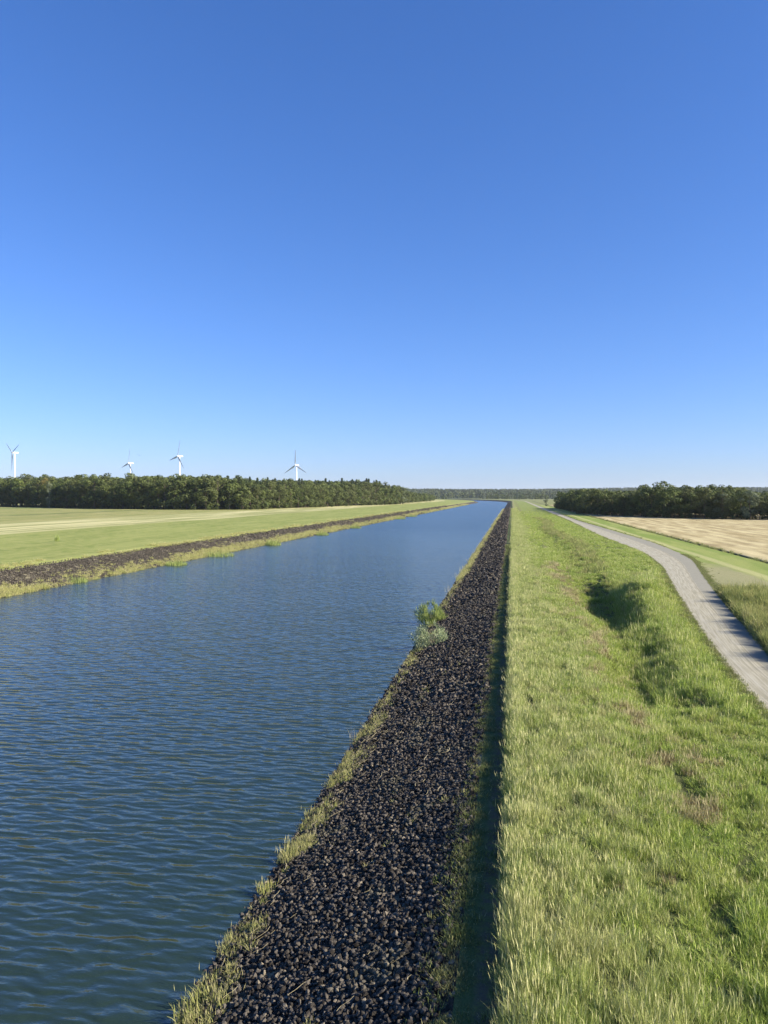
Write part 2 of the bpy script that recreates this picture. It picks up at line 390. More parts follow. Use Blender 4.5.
# ------------------------------------------------------------------ blades, tufts, instancing
def blades(n, rad, hmin, hmax, w, lean=.35, bias=(0, 0), seg=3, heads=0.0, rg=rng, flat=1.0, dome=.25):
    a = rg.uniform(0, 2*math.pi, n); r = rad*np.sqrt(rg.uniform(0, 1, n)); bx = r*np.cos(a); by = r*np.sin(a)*flat
    h = rg.uniform(hmin, hmax, n)*(1-dome*(r/rad)**2); th = rg.uniform(0, 2*math.pi, n)
    ln = rg.uniform(0, lean, n)*h; dx = np.cos(a)*ln*.6+np.cos(th)*ln*.7+bias[0]*h; dy = np.sin(a)*ln*.6+np.sin(th)*ln*.7+bias[1]*h
    fa = rg.uniform(0, math.pi, n); c = rg.uniform(0, 1, n)
    V = []; 
    for s in range(seg+1):
        k = s/seg; wk = w*(1-k**1.5)*.5*rg.uniform(.7, 1.3, n) if s < seg else w*.02
        cx = bx+dx*k*k; cy = by+dy*k*k; cz = h*k*(1-.12*k*lean)
        V.append(np.stack([cx-np.cos(fa)*wk, cy-np.sin(fa)*wk, cz], -1)); V.append(np.stack([cx+np.cos(fa)*wk, cy+np.sin(fa)*wk, cz], -1))
    nv = 2*(seg+1); V = np.stack(V, 1).reshape(-1, 3); base = np.arange(n)[:, None]*nv
    Fq = np.concatenate([base+np.array([2*s, 2*s+1, 2*s+3, 2*s+2]) for s in range(seg)])
    Cc = np.repeat(c, nv)
    if heads > 0:
        m = int(n*heads); idx = rg.choice(n, m, replace=False)
        hx = bx[idx]+dx[idx]*1.05; hy = by[idx]+dy[idx]*1.05; hz = h[idx]*1.02
        o = len(V); hv = []
        for q in range(3):
            an = q*2.1; hv.append(np.stack([hx+.007*np.cos(an)+dx[idx]*.05, hy+.007*np.sin(an), hz-.02], -1))
        hv.append(np.stack([hx, hy, hz-.10], -1)); hv.append(np.stack([hx+dx[idx]*.12, hy+dy[idx]*.12, hz+.10], -1))
        hv = np.stack(hv, 1).reshape(-1, 3); V = np.vstack([V, hv]); b = o+np.arange(m)[:, None]*5
        T3 = np.concatenate([b+np.array(t) for t in ([0, 1, 4], [1, 2, 4], [2, 0, 4], [1, 0, 3], [2, 1, 3], [0, 2, 3])])
        Cc = np.concatenate([Cc, np.full(m*5, 1.0)]); return V, [Fq, T3], Cc
    return V, [Fq], Cc
def blade_mesh(name, mat, *a, **k):
    V, Fs, c = blades(*a, **k); return raw_mesh(name, V, Fs, mat, False, {'c': ('POINT', 'FLOAT', c)})
def lib(name, meshes):
    col = bpy.data.collections.new(name)
    for i, me in enumerate(meshes):
        o = bpy.data.objects.new('%s_%02d' % (name, i), me); col.objects.link(o)
    return col
def scatter(name, P, rot, scl, idx, col, label=None, cat=None, mat=None, extra=None):
    P = np.asarray(P); n = len(P)
    at_ = {'rot': ('POINT', 'FLOAT_VECTOR', rot), 'scl': ('POINT', 'FLOAT_VECTOR', scl), 'idx': ('POINT', 'INT', idx)}
    if mat: at_['c'] = ('POINT', 'FLOAT', extra)
    me = raw_mesh(name, P, [], None, False, at_)
    o = link(name, me)
    g = bpy.data.node_groups.new(name+'_nodes', 'GeometryNodeTree')
    g.interface.new_socket('Geometry', in_out='INPUT', socket_type='NodeSocketGeometry'); g.interface.new_socket('Geometry', in_out='OUTPUT', socket_type='NodeSocketGeometry')
    gi = g.nodes.new('NodeGroupInput'); go = g.nodes.new('NodeGroupOutput'); ip = g.nodes.new('GeometryNodeInstanceOnPoints'); ci = g.nodes.new('GeometryNodeCollectionInfo')
    ci.inputs['Collection'].default_value = col; ci.inputs['Separate Children'].default_value = True; ci.inputs['Reset Children'].default_value = True
    def na(nm, ty):
        a = g.nodes.new('GeometryNodeInputNamedAttribute'); a.data_type = ty; a.inputs['Name'].default_value = nm; return a.outputs['Attribute']
    g.links.new(gi.outputs[0], ip.inputs['Points']); g.links.new(ci.outputs[0], ip.inputs['Instance']); ip.inputs['Pick Instance'].default_value = True
    g.links.new(na('idx', 'INT'), ip.inputs['Instance Index']); g.links.new(na('rot', 'FLOAT_VECTOR'), ip.inputs['Rotation']); g.links.new(na('scl', 'FLOAT_VECTOR'), ip.inputs['Scale'])
    g.links.new(ip.outputs[0], go.inputs[0])
    md = o.modifiers.new('scatter', 'NODES'); md.node_group = g
    tag(o, label, cat, kind='stuff'); return o
def jitter_pts(u0, u1, y0, y1, dens, keep=None):
    n = int((u1-u0)*(y1-y0)*dens); u = rng.uniform(u0, u1, n); y = rng.uniform(y0, y1, n)
    # thin out what is far to the side of the picture
    if keep is not None:
        k = keep(u, y); u = u[k]; y = y[k]
    return u, y
def inframe(u, y, m=6): return (u < .355*(y+4)+m)
def grass(name, sets, col, ncol, label, cat):
    Us = []; Ys = []; Sc = []; Zs = []
    for u, y, s, sz in sets: Us.append(u); Ys.append(y); Sc.append(s); Zs.append(sz)
    u = np.concatenate(Us); y = np.concatenate(Ys); s = np.concatenate(Sc); sz = np.concatenate(Zs); n = len(u)
    P = np.stack([u+bend(y), y, zf(u, y)-.02], -1)
    rot = np.stack([rng.normal(0, .13, n), rng.normal(0, .13, n), rng.uniform(0, 6.28, n)], -1)
    scl = np.stack([s, s, s*sz], -1)
    return scatter(name, P, rot, scl, rng.integers(0, ncol, n), col, label, cat)

tall = lib('tuft_tall', [blade_mesh('tuft_tall', M['tall_grass'], 90, .19, .20, .52, .0105, .75, heads=.05) for _ in range(8)])
lush = lib('tuft_lush', [blade_mesh('tuft_lush', M['lush_grass'], 90, .20, .15, .38, .0125, .9, heads=.03) for _ in range(8)])
weed = lib('tuft_weed', [blade_mesh('tuft_weed', M['weeds'], 50, .30, .35, 1.05, .045, .6, heads=.25) for _ in range(6)])
# tall dry grass on the crest
sets = []
for (y0, y1, d, s) in ((12, 34, 36, 1.0), (34, 70, 20, 1.1), (70, 140, 9, 1.35), (140, 300, 3, 1.9), (300, 600, .8, 2.6)):
    u, y = jitter_pts(-.12, 6.0, y0, y1, d, lambda u, y: inframe(u, y))
    k = rng.uniform(0, 1, len(u)) < (1-ss(1.6, 5.2, u+(fbm(u*.5, y*.25, 31)-.5)*4)); u = u[k]; y = y[k]
    cl = vn(u*2.1, y*1.5, 34); k = rng.uniform(0, 1, len(u)) < .10+1.1*cl; u = u[k]; y = y[k]; cl = cl[k]
    hs = (.6+.7*fbm(u*.7, y*.5, 33))*(1+.2*ss(0, .5, .6-u))*(.62+.72*cl)
    sets.append((u, y, s*rng.uniform(.8, 1.2, len(u)), hs/(s**.75)))
for (y0, y1, d, s) in ((12, 45, 30, .95), (45, 130, 14, 1.2)):
    u, y = jitter_pts(-.08, .5, y0, y1, d); sets.append((u, y, s*rng.uniform(.8, 1.2, len(u)), rng.uniform(.95, 1.35, len(u))*(.8+.4*fbm(y*.6, 0*y, 35))/(s**.75)))
grass('crest_grass', sets, tall, 8, 'tall straw tinged grass along the crest beside the dark stone bank', 'grass')
sets = []
for (y0, y1, d, s) in ((12, 34, 36, 1.0), (34, 70, 20, 1.15), (70, 140, 7, 1.45), (140, 520, 1.6, 2.0)):
    u, y = jitter_pts(1.2, 22, y0, y1, d, lambda u, y: inframe(u, y) & (u < pathL(y)-.15))
    k = rng.uniform(0, 1, len(u)) < ss(1.6, 4.6, u+(fbm(u*.5, y*.25, 31)-.5)*4)
    bare = np.maximum(np.exp(-((u-4.2)/.35)**2-((y-25.8)/.5)**2), .75*np.exp(-((u-5.6-.3*np.sin(y*.13))/.28)**2)*(y > 24)*(fbm(y*.12, 0*y, 50) > .36))
    k &= rng.uniform(0, 1, len(u)) > bare*1.25
    k &= rng.uniform(0, 1, len(u)) > ss(150, 520, y)
    u = u[k]; y = y[k]
    cl = vn(u*1.7, y*1.2, 36); k = rng.uniform(0, 1, len(u)) < .08+1.15*cl; u = u[k]; y = y[k]; cl = cl[k]
    hs = (.55+.95*cl)*(.45+1.1*fbm(u*.55, y*.35, 37)**1.3)*(1-.55*ss(-1.0, 0, u-pathL(y)))
    sets.append((u, y, s*rng.uniform(.8, 1.25, len(u)), hs/(s**.75)))
u, y = jitter_pts(6, 17, 34, 96, 11, lambda u, y: (u > pathL(y)*.62) & (u < pathL(y)-1.0) & (fbm(u*.7, y*.4, 45) > .44))
sets.append((u, y, rng.uniform(1.0, 1.7, len(u)), rng.uniform(1.0, 1.7, len(u))))
grass('meadow_grass', sets, lush, 8, 'uneven green grass in the hollow between the crest and the lane', 'grass')
rusty = lib('tuft_rusty', [blade_mesh('tuft_rusty', M['rusty'], 50, .18, .15, .42, .010, .8, heads=.2) for _ in range(4)])
sets = []
for (y0, y1, d, s_) in ((18, 40, 16, 1.0), (40, 110, 8, 1.2)):
    u, y = jitter_pts(2.5, 9, y0, y1, d)
    tr = np.exp(-((u-5.5-.35*np.sin(y*.11))/.9)**2)*(fbm(y*.16, u*0, 51) > .33)+1.0*np.exp(-((u-4.6)/1.4)**2-((y-27)/3.2)**2)+.12
    k = (rng.uniform(0, 1, len(u)) < tr*ss(.38, .6, fbm(u*.9, y*.5, 52))); u = u[k]; y = y[k]; sets.append((u, y, s_*rng.uniform(.7, 1.2, len(u)), rng.uniform(.6, 1.2, len(u))))
grass('rusty_grass', sets, rusty, 4, 'reddish brown dry grass along the faint track in the meadow', 'grass')
# coarse weeds: beyond the lane and on the lane bank
sets = []
u, y = jitter_pts(12, 46, 20, 84, 9, lambda u, y: inframe(u, y, 8) & (u > pathR(y)+.15) & (y < 82-(u-22)*.75+2*np.sin(u)) & (u < 35))
k = (y < 80) & ((u-pathR(y)) < 11); u = u[k]; y = y[k]
hs = (.55+.9*fbm(u*.6, y*.4, 41))*(.55+.85*vn(u*1.1, y*.9, 42))-.25*ss(74, 82, y); sets.append((u, y, rng.uniform(.8, 1.35, len(u)), hs*1.15))
u, y = jitter_pts(6, 18, 60, 95, .7, lambda u, y: (u > pathL(y)*.6) & (u < pathL(y)-.5)); hs = .5+.7*fbm(u*.6, y*.4, 43)
sets.append((u, y, rng.uniform(.7, 1.1, len(u)), hs*.9))
u, y = jitter_pts(7, 16, 95, 330, 1.2, lambda u, y: rng.uniform(0, 1, len(u)) < np.exp(-((u-11.5-1.2*np.sin(y*.05))/1.4)**2)); sets.append((u, y, rng.uniform(.9, 1.5, len(u)), rng.uniform(.5, .9, len(u))))
u, y = jitter_pts(35.5, 37.0, 60, 420, 1.6); sets.append((u, y, rng.uniform(.5, 1.0, len(u)), rng.uniform(.3, .7, len(u))))
grass('roadside_weeds', sets, weed, 6, 'coarse tall weeds and dry stems lining the lane', 'weeds')
# short grass on the trodden berm and on the verge
short = lib('tuft_short', [blade_mesh('tuft_short', M['berm_grass'], 46, .20, .05, .15, .014, .9) for _ in range(4)])
sets = []
u, y = jitter_pts(-1.45, -.1, 12, 60, 22, lambda u, y: rng.uniform(0, 1, len(u)) < .25+.5*(np.abs(u+.5) > .32)); sets.append((u, y, rng.uniform(.8, 1.4, len(u)), rng.uniform(.7, 1.2, len(u))))
u, y = jitter_pts(-2.2, -1.0, 12, 27, 46, lambda u, y: rng.uniform(0, 1, len(u)) < np.exp(-((y-19)/4)**2)*(1-ss(.0, .9, -1.1-u))); sets.append((u, y, rng.uniform(1, 1.6, len(u)), rng.uniform(.5, .9, len(u))))
for fe, sg in ((pathL, -1), (pathR, 1)):
    y = np.concatenate([rng.uniform(25, 130, 2600), rng.uniform(130, 400, 500)]); u = fe(y)+sg*(rng.exponential(.25, len(y))-.08)
    sets.append((u, y, rng.uniform(.7, 1.3, len(u))*(1+ss(100, 300, y)), rng.uniform(.6, 1.5, len(u))))
u, y = jitter_pts(-1.3, -.1, 60, 160, 7); sets.append((u, y, rng.uniform(1, 1.8, len(u)), rng.uniform(.7, 1, len(u))))
u, y = jitter_pts(15, 36, 78, 150, .0, lambda u, y: (u > pathR(y)+.3) & inframe(u, y, 4)); sets.append((u, y, rng.uniform(1, 2, len(u)), rng.uniform(.5, 1, len(u))))
grass('short_grass', sets, short, 4, 'short trodden grass on the shaded strip and the verge', 'grass')

# ------------------------------------------------------------------ riprap stones
def stone_mesh(i):
    rg = np.random.default_rng(100+i)
    ph = (1+5**.5)/2
    v = np.array([(-1, ph, 0), (1, ph, 0), (-1, -ph, 0), (1, -ph, 0), (0, -1, ph), (0, 1, ph), (0, -1, -ph), (0, 1, -ph), (ph, 0, -1), (ph, 0, 1), (-ph, 0, -1), (-ph, 0, 1)])/1.9
    f = np.array([(0, 11, 5), (0, 5, 1), (0, 1, 7), (0, 7, 10), (0, 10, 11), (1, 5, 9), (5, 11, 4), (11, 10, 2), (10, 7, 6), (7, 1, 8), (3, 9, 4), (3, 4, 2), (3, 2, 6), (3, 6, 8), (3, 8, 9), (4, 9, 5), (2, 4, 11), (6, 2, 10), (8, 6, 7), (9, 8, 1)])
    v = v*rg.uniform(.62, 1.25, (12, 1))*np.array([1, rg.uniform(.6, .9), rg.uniform(.5, .8)]); v = np.sign(v)*np.abs(v)**.85
    return v*.5, f
nst = 14
def scatter_stones(name, sets, label):
    # real meshes joined in one object
    Vs = []; Fs = []; Cs = []; off = 0
    protos = [stone_mesh(i) for i in range(nst)]
    u = np.concatenate([s[0] for s in sets]); y = np.concatenate([s[1] for s in sets]); sz = np.concatenate([s[2] for s in sets]); n = len(u)
    idx = rng.integers(0, nst, n); c = rng.uniform(0, 1, n)
    e = rng.normal(0, 1, (n, 4)); e /= np.linalg.norm(e, axis=1, keepdims=True); w, x, yy, z = e.T
    Rm = np.stack([1-2*(yy*yy+z*z), 2*(x*yy-z*w), 2*(x*z+yy*w), 2*(x*yy+z*w), 1-2*(x*x+z*z), 2*(yy*z-x*w), 2*(x*z-yy*w), 2*(yy*z+x*w), 1-2*(x*x+yy*yy)], -1).reshape(-1, 3, 3)
    P = np.stack([u+bend(y), y, zf(u, y)+sz*rng.uniform(-.05, .38, n)], -1)
    for i, (v, f) in enumerate(protos):
        k = idx == i; m = k.sum()
        if not m: continue
        vv = np.einsum('nij,vj->nvi', Rm[k], v)*sz[k][:, None, None]+P[k][:, None]
        Vs.append(vv.reshape(-1, 3)); Fs.append((np.arange(m)[:, None, None]*12+f[None]).reshape(-1, 3)+off); Cs.append(np.repeat(c[k], 12)); off += m*12
    me = raw_mesh(name, np.vstack(Vs), np.vstack(Fs), M['stone'], False, {'c': ('POINT', 'FLOAT', np.concatenate(Cs))})
    return tag(link(name, me), label, 'riprap', kind='stuff')
sets = []
edge = lambda y: UR+.02-.45*fbm(y*.4, 0*y, 61)+.35*(fbm(y*1.3, 0*y, 62)-.5)
for (y0, y1, d, s) in ((12, 32, 140, .13), (32, 40, 90, .155), (40, 80, 46, .21), (80, 160, 14, .34), (160, 330, 4.5, .5), (330, 700, 1.0, .8)):
    u, y = jitter_pts(UW-.3, UR+.1, y0, y1, d, lambda u, y: u < edge(y)); sets.append((u, y, s*rng.uniform(.6, 1.45, len(u))))
scatter_stones('riprap_stones', sets, 'dark broken slag stones covering the near canal bank')
sets = []
for (y0, y1, d, s) in ((70, 170, 22, .17), (170, 400, 4.5, .32), (400, 800, .8, .6)):
    u, y = jitter_pts(ULT, UL+.3, y0, y1, d); sets.append((u, y, s*rng.uniform(.6, 1.4, len(u))))
scatter_stones('riprap_stones', sets, 'greyish brown slag stones on the far canal bank')

# ------------------------------------------------------------------ shore vegetation
shore = lib('tuft_shore', [blade_mesh('tuft_shore', M['shore'], 44, .22, .12, .42, .022, .8, heads=.1) for _ in range(5)])
sets = []
for (y0, y1, d, s) in ((12, 45, 30, .62), (45, 110, 15, .85), (110, 300, 5, 1.7), (300, 700, 1.5, 2.6)):
    u, y = jitter_pts(UW-.15, UW+1.25, y0, y1, d)
    dens = ss(.47, .66, fbm(y*.5, 0*y, 71))*(1-ss(.25, 1.1, u-UW-.5*fbm(y*.5, y*0, 72)))
    dens = np.maximum(dens, .14*(u < UW+.6)); dens = np.maximum(dens, ss(50, 110, y)*.7*(u < UW+.6))
    k = rng.uniform(0, 1, len(u)) < dens; u = u[k]; y = y[k]
    sets.append((u, y, s*rng.uniform(.7, 1.3, len(u)), rng.uniform(.7, 1.3, len(u))))
u, y = jitter_pts(UW+.8, UR-.3, 12, 200, .35); k = fbm(u*.4, y*.3, 81) > .62; u = u[k]; y = y[k]; sets.append((u, y, rng.uniform(.4, .9, len(u)), rng.uniform(.6, 1, len(u))))
grass('shore_grass', sets, shore, 5, 'yellowish tufts of grass along the waterline of the near bank', 'grass')
sets = []
for (y0, y1, d, s) in ((70, 200, 7, 1.5), (200, 500, 2.4, 2.3), (500, 1100, .8, 3.6)):
    u, y = jitter_pts(UL-3.4, UL+.3, y0, y1, d, lambda u, y: rng.uniform(0, 1, len(u)) < (.2+.9*ss(.35, .6, fbm(y*.06, u*.2, 73)))*ss(-3.6, -1.2, u-UL)); sets.append((u, y, s*rng.uniform(.7, 1.3, len(u)), rng.uniform(.5, 1.0, len(u))))
u, y = jitter_pts(ULT-.5, UL-1, 70, 500, .8, lambda u, y: fbm(u*.35, y*.12, 78) > .56); sets.append((u, y, rng.uniform(.8, 1.8, len(u)), rng.uniform(.25, .5, len(u))))
grass('shore_grass', sets, shore, 5, 'yellowish green fringe of grass along the waterline of the far bank', 'grass')
# grass fringe above the far stone bank
sets = []
for (y0, y1, d, s) in ((80, 220, 3, 1.6), (220, 500, 1, 2.4)):
    u, y = jitter_pts(ULT-3.5, ULT+.3, y0, y1, d, lambda u, y: fbm(u*.4, y*.2, 77) > .5); sets.append((u, y, s*rng.uniform(.7, 1.3, len(u)), rng.uniform(.5, .9, len(u))))
grass('bank_grass', sets, shore, 5, 'pale grass edge above the far stone bank', 'grass')
# dead stems lying over the stones
Vs = []; Fs = []; Cs = []; off = 0
for k in range(260):
    y = rnd.choice([rnd.uniform(13, 40), rnd.uniform(30, 90)]); u = rnd.uniform(UW+.2, UR-.8)
    if rnd.random() < .6: u = UW+.35+abs(rnd.gauss(.35, .3))
    if fbm(u*.3, y*.2, 91) < .45 and rnd.random() < .7: continue
    L_ = rnd.uniform(.15, .6); a = rnd.gauss(1.2, .5) if rnd.random() < .7 else rnd.uniform(0, 3.14); w = rnd.uniform(.004, .009)
    pts = []
    for s in range(4):
        uu = u+math.cos(a)*L_*s/3; yy = y+math.sin(a)*L_*s/3; pts.append((uu+rnd.gauss(0, .035), yy, float(zf(min(uu, UR-.05), yy))+.13+rnd.uniform(0, .05)))
    for p in pts:
        Vs += [(p[0]-w, p[1], p[2]), (p[0]+w, p[1]+w, p[2]), (p[0], p[1], p[2]+w)]
    for s in range(3):
        b = off+s*3
        for q in range(3): Fs.append((b+q, b+(q+1) % 3, b+3+(q+1) % 3, b+3+q))
    Cs += [rnd.random()]*12; off += 12
tag(link('dead_stems', raw_mesh('dead_stems', Vs, np.array(Fs), M['straw'], False, {'c': ('POINT', 'FLOAT', Cs)})), 'dead pale reed stems strewn over the near stones', 'plant litter', kind='stuff')

# ------------------------------------------------------------------ single plants
def clump(name, px, py, z, mat, n, rad, h0, h1, w, label, cat, group=None, lean=.5, heads=0., u=None, y=None, flat=1., dome=.5):
    if u is None: p = at(px, py, z); loc = (p.x, p.y, p.z)
    else: loc = (u, y, float(zf(u, y)))
    me = blade_mesh(name, M[mat], n, rad, h0, h1, w, lean, heads=heads, flat=flat, dome=dome)
    o = link(name, me, None, loc); return tag(o, label, cat, group)
G1 = 'grass tufts along the near waterline'
def bush(name, px, py, z, mat, rad, hgt, up, leaf, w, n, label, cat):
    p = at(px, py, z); t = tag(empty(name, p), label, cat)
    V, Fs, c = blades(70, rad*.45, hgt*.4, hgt*.85, .03, .7); link('stem', raw_mesh('stem', V, Fs, M['straw'], False, {'c': ('POINT', 'FLOAT', c)}), t)
    a = rng.uniform(0, 6.28, n); zz = hgt*rng.uniform(0, 1, n)**.7; lump = 1+.28*np.sin(a*3+1)*np.cos(zz*1.7)+.25*np.sin(a*5+zz*3); zz = zz*(.72+.28*np.sin(a*2+rad)+.18*np.sin(a*5))
    r = rad*lump*rng.uniform(.35, 1, n)**.5*np.sqrt(np.clip(1-((zz-hgt*.35)/(hgt*.66))**2, .03, 1))
    P = np.stack([r*np.cos(a), r*np.sin(a), zz-leaf*.4], -1); d = rng.normal(0, .8, (n, 3))+np.stack([.5*np.cos(a), .5*np.sin(a), up+0*a], -1); d /= np.linalg.norm(d, axis=1, keepdims=True)
    s_ = np.cross(d, rng.normal(0, 1, (n, 3))); s_ /= np.linalg.norm(s_, axis=1, keepdims=True); L_ = leaf*rng.uniform(.5, 1.2, (n, 1))
    V = np.stack([P, P+d*L_*.45+s_*w, P+d*L_, P+d*L_*.45-s_*w], 1).reshape(-1, 3)
    link('foliage', raw_mesh('foliage', V, np.arange(n*4).reshape(-1, 4), M[mat], False, {'c': ('POINT', 'FLOAT', np.repeat(rng.uniform(0, 1, n), 4))}), t)
bush('reed_clump', 431, 624, .0, 'reed', 1.25, 2.0, 2.4, .55, .018, 2600, 'rounded bright green reed clump, farther of the two beside the near waterline', 'reeds')
bush('willow_shrub', 432, 650, .1, 'willow', 1.35, 2.1, 1.3, .38, .02, 2600, 'silvery green willow shrub on the near waterline in front of the reed clump', 'shrub')
spots = [(206, 1012, 1.25, .55, 'pale yellow green grass tuft at the very bottom of the near waterline'),
         (292, 858, .8, .5, 'rounded yellowish grass tuft on the near waterline halfway up the dark stones'),
         (267, 890, .55, .35, 'small grass tuft just below the rounded yellowish tuft on the near waterline'),
         (382, 722, .95, .6, 'bushy yellow green tuft on the near waterline below the willow shrub'),
         (400, 697, .7, .4, 'low straw coloured tuft between the bushy tuft and the willow shrub'),
         (414, 668, .8, .55, 'bright yellow tuft directly in front of the silvery willow shrub'),
         (452, 612, .9, .6, 'golden tuft right beside the rounded reed clump'),
         (462, 585, .8, .6, 'yellow tuft on the near waterline behind the reed clump'),
         (487, 540, 1.3, 1.0, 'farthest big tuft on the near waterline where the canal narrows')]
for px, py, rad, h, lab in spots:
    clump('grass_tuft', px, py, .12, 'shore', int(160*rad/.8), rad*.62, h*.45, h*1.25, .022, lab, 'grass tuft', G1, .8, .15)
clump('straw_tuft', 405, 931, 1.75, 'straw', 46, .22, .12, .38, .014, 'small straw tuft growing among the dark stones near the shaded strip', 'grass tuft', None, .9)
clump('straw_tuft', 388, 905, 1.55, 'straw', 26, .16, .1, .26, .012, 'tiny straw tuft among the dark stones, left of the larger straw tuft', 'grass tuft', None, .9)
clump('dead_stalks', 447, 592, .0, 'straw', 14, .35, .8, 1.9, .02, 'thin dead stalks standing in the water beyond the reed clump', 'dead plant', None, .5)
clump('dead_stalks', 353, 738, .0, 'straw', 8, .2, .4, 1.0, .016, 'few thin dead stalks standing in the water near the bushy tuft', 'dead plant', None, .5)
far_spots = [(218, 556, 3.4, 1.3, 'widest green reed bed at the far waterline', .45), (273, 545, 2.0, 1.6, 'bright green reed clump at the far waterline right of the widest reed bed', .7),
             (176, 565, 2.0, 1.0, 'low reed clump at the far waterline left of the widest reed bed', .5), (322, 535, 2.3, 1.2, 'low reed patch at the far waterline, first beyond the bright green clump', .5),
             (355, 528, 2.5, 1.3, 'low reed patch at the far waterline, second beyond the bright green clump', .5), (400, 519, 3.4, 1.5, 'distant reed patch where the far bank starts to narrow', .5),
             (412, 516.5, 3.4, 1.5, 'most distant reed patch on the far bank', .5), (35, 588, 1.6, .8, 'small yellow tuft low on the far bank at the left edge', .6), (75, 582, 1.8, .9, 'yellow green tuft on the far waterline second from the left edge', .6)]
for px, py, rad, h, lab, fl in far_spots:
    p = at(px, py, 0)
    clump('reed_clump', 0, 0, 0, 'reed', 420, rad, h*.5, h*1.25, .06, lab, 'reeds', None, .5, .1, u=p.x, y=p.y, flat=1.0).location.z = .0
clump('small_shrub', 57, 541, 3.0, 'reed', 120, .5, .8, 2.2, .06, 'lone small shrub on the green slope at the left', 'shrub', None, .35)
# bare patch of soil in the meadow
p = at(632, 776, 3.0)
a = np.linspace(0, 6.283, 25)[:-1]; rr = .42*(1+.35*(vn(a*1.5, 0*a, 4)-.5)*2)
us_ = p.x+np.cos(a)*rr*1.1; ys_ = p.y+np.sin(a)*rr
V = np.vstack([[p.x, p.y, float(zf(p.x, p.y))+.10], np.stack([us_, ys_, zf(us_, ys_)+.012], -1)])
tag(link('molehill', raw_mesh('molehill', V, np.array([(0, i+1, (i+1) % 24+1) for i in range(24)]), M['soil'], True)), 'low mound of bare brown soil in the meadow grass', 'soil mound')

# ------------------------------------------------------------------ trees
def crown_mesh(i, mat, kind='broad', nl=1900, leaf=.62, wide=1.0):
    """unit: tree 20 m high"""
    rg = np.random.default_rng(500+i)
    if kind == 'broad':
        nlob = 17; P = []; 
        lob = []
        for k in range(nlob):
            a = rg.uniform(0, 6.28); zz = rg.uniform(2.6, 17.2); env = 4.6*wide*math.sqrt(max(.06, 1-((zz-9.2)/10.3)**2)); r = env*rg.uniform(.25, .92)
            lob.append((r*math.cos(a), r*math.sin(a), zz, rg.uniform(1.4, 2.6)))
        lob.append((0, 0, 18.0, 1.7))
        lob = np.array(lob); wgt = lob[:, 3]**2; ch = rg.choice(len(lob), nl, p=wgt/wgt.sum()); L = lob[ch]
        d = rg.normal(0, 1, (nl, 3)); d[:, 2] += .25; d /= np.linalg.norm(d, axis=1, keepdims=True)
        P = L[:, :3]+d*L[:, 3:4]*rg.uniform(.72, 1.06, (nl, 1))**1.0*np.array([1, 1, .82])
        lc = rg.uniform(0, 1, len(lob))[ch]*.6+rg.uniform(0, .4, nl)
    else:
        zz = 2.5+17.5*rg.uniform(0, 1, nl)**1.25; lay = np.floor(zz/1.1)*1.1; env = 3.9*(1-zz/20.4)**.62*(.72+.28*((zz-lay)/1.1-.5)*-2)
        a = rg.uniform(0, 6.28, nl); r = env*rg.uniform(.45, 1, nl)*(.8+.35*np.sin(a*5+lay*3)); P = np.stack([r*np.cos(a), r*np.sin(a), zz-.16*r], -1)
        d = np.stack([np.cos(a), np.sin(a), .5+0*a], -1); lc = rg.uniform(0, 1, nl)
    nrm = d+rg.normal(0, .38, (nl, 3)); nrm /= np.linalg.norm(nrm, axis=1, keepdims=True)
    s = np.cross(nrm, rg.normal(0, 1, (nl, 3))); s /= np.linalg.norm(s, axis=1, keepdims=True); t = np.cross(nrm, s); L_ = leaf*rg.uniform(.5, 1.15, (nl, 1))
    V = np.stack([P-s*L_*.7, P-t*L_*.45+s*L_*.1, P+s*L_*.75, P+t*L_*.5], 1).reshape(-1, 3)
    return raw_mesh('crown', V, np.arange(nl*4).reshape(-1, 4), mat, False, {'c': ('POINT', 'FLOAT', np.repeat(lc, 4))})
def trunk_mesh(i, kind='broad', mat=None):
    rg = random.Random(900+i); Vs = []; Fs = []
    def tube(pts, rads, n=7):
        off = len(Vs)
        for p, r in zip(pts, rads):
            for k in range(n): Vs.append((p[0]+r*math.cos(6.283*k/n), p[1]+r*math.sin(6.283*k/n), p[2]))
        for s in range(len(pts)-1):
            for k in range(n): Fs.append((off+s*n+k, off+s*n+(k+1) % n, off+(s+1)*n+(k+1) % n, off+(s+1)*n+k))
    w = [(rg.gauss(0, .12)*j, rg.gauss(0, .12)*j) for j in range(7)]
    hs = [-.3, .6, 3, 7, 11, 15, 18.5]; pts = [(w[j][0]*.5, w[j][1]*.5, hs[j]) for j in range(7)]
    tube(pts, [.42, .30, .25, .21, .15, .09, .03])
    for k in range(7 if kind == 'broad' else 10):
        z0 = rg.uniform(3.5, 14); a = rg.uniform(0, 6.28); L = rg.uniform(2, 3.8)*(1 if kind == 'broad' else (1-z0/20)); up = rg.uniform(.5, 1.1) if kind == 'broad' else .1
        q = [(L*s*math.cos(a), L*s*math.sin(a), z0+L*up*s**1.2) for s in (0, .35, .7, 1)]; tube(q, [.11, .08, .05, .02], 5)
    return raw_mesh('trunk', Vs, np.array(Fs), mat or M['bark'], True)
NB, NC = 10, 4
cr_b = [crown_mesh(i, M['crown'], wide=1+.12*(i % 4)) for i in range(NB)]; tr_b = [trunk_mesh(i) for i in range(NB)]
cr_c = [crown_mesh(40+i, M['needles'], 'fir', 1200, .6) for i in range(NC)]; tr_c = [trunk_mesh(40+i, 'fir') for i in range(NC)]
cr_p = crown_mesh(70, M['crown_pale'], wide=1.2); cr_g = crown_mesh(71, M['crown_gold'], wide=1.1)
tree_n = 0
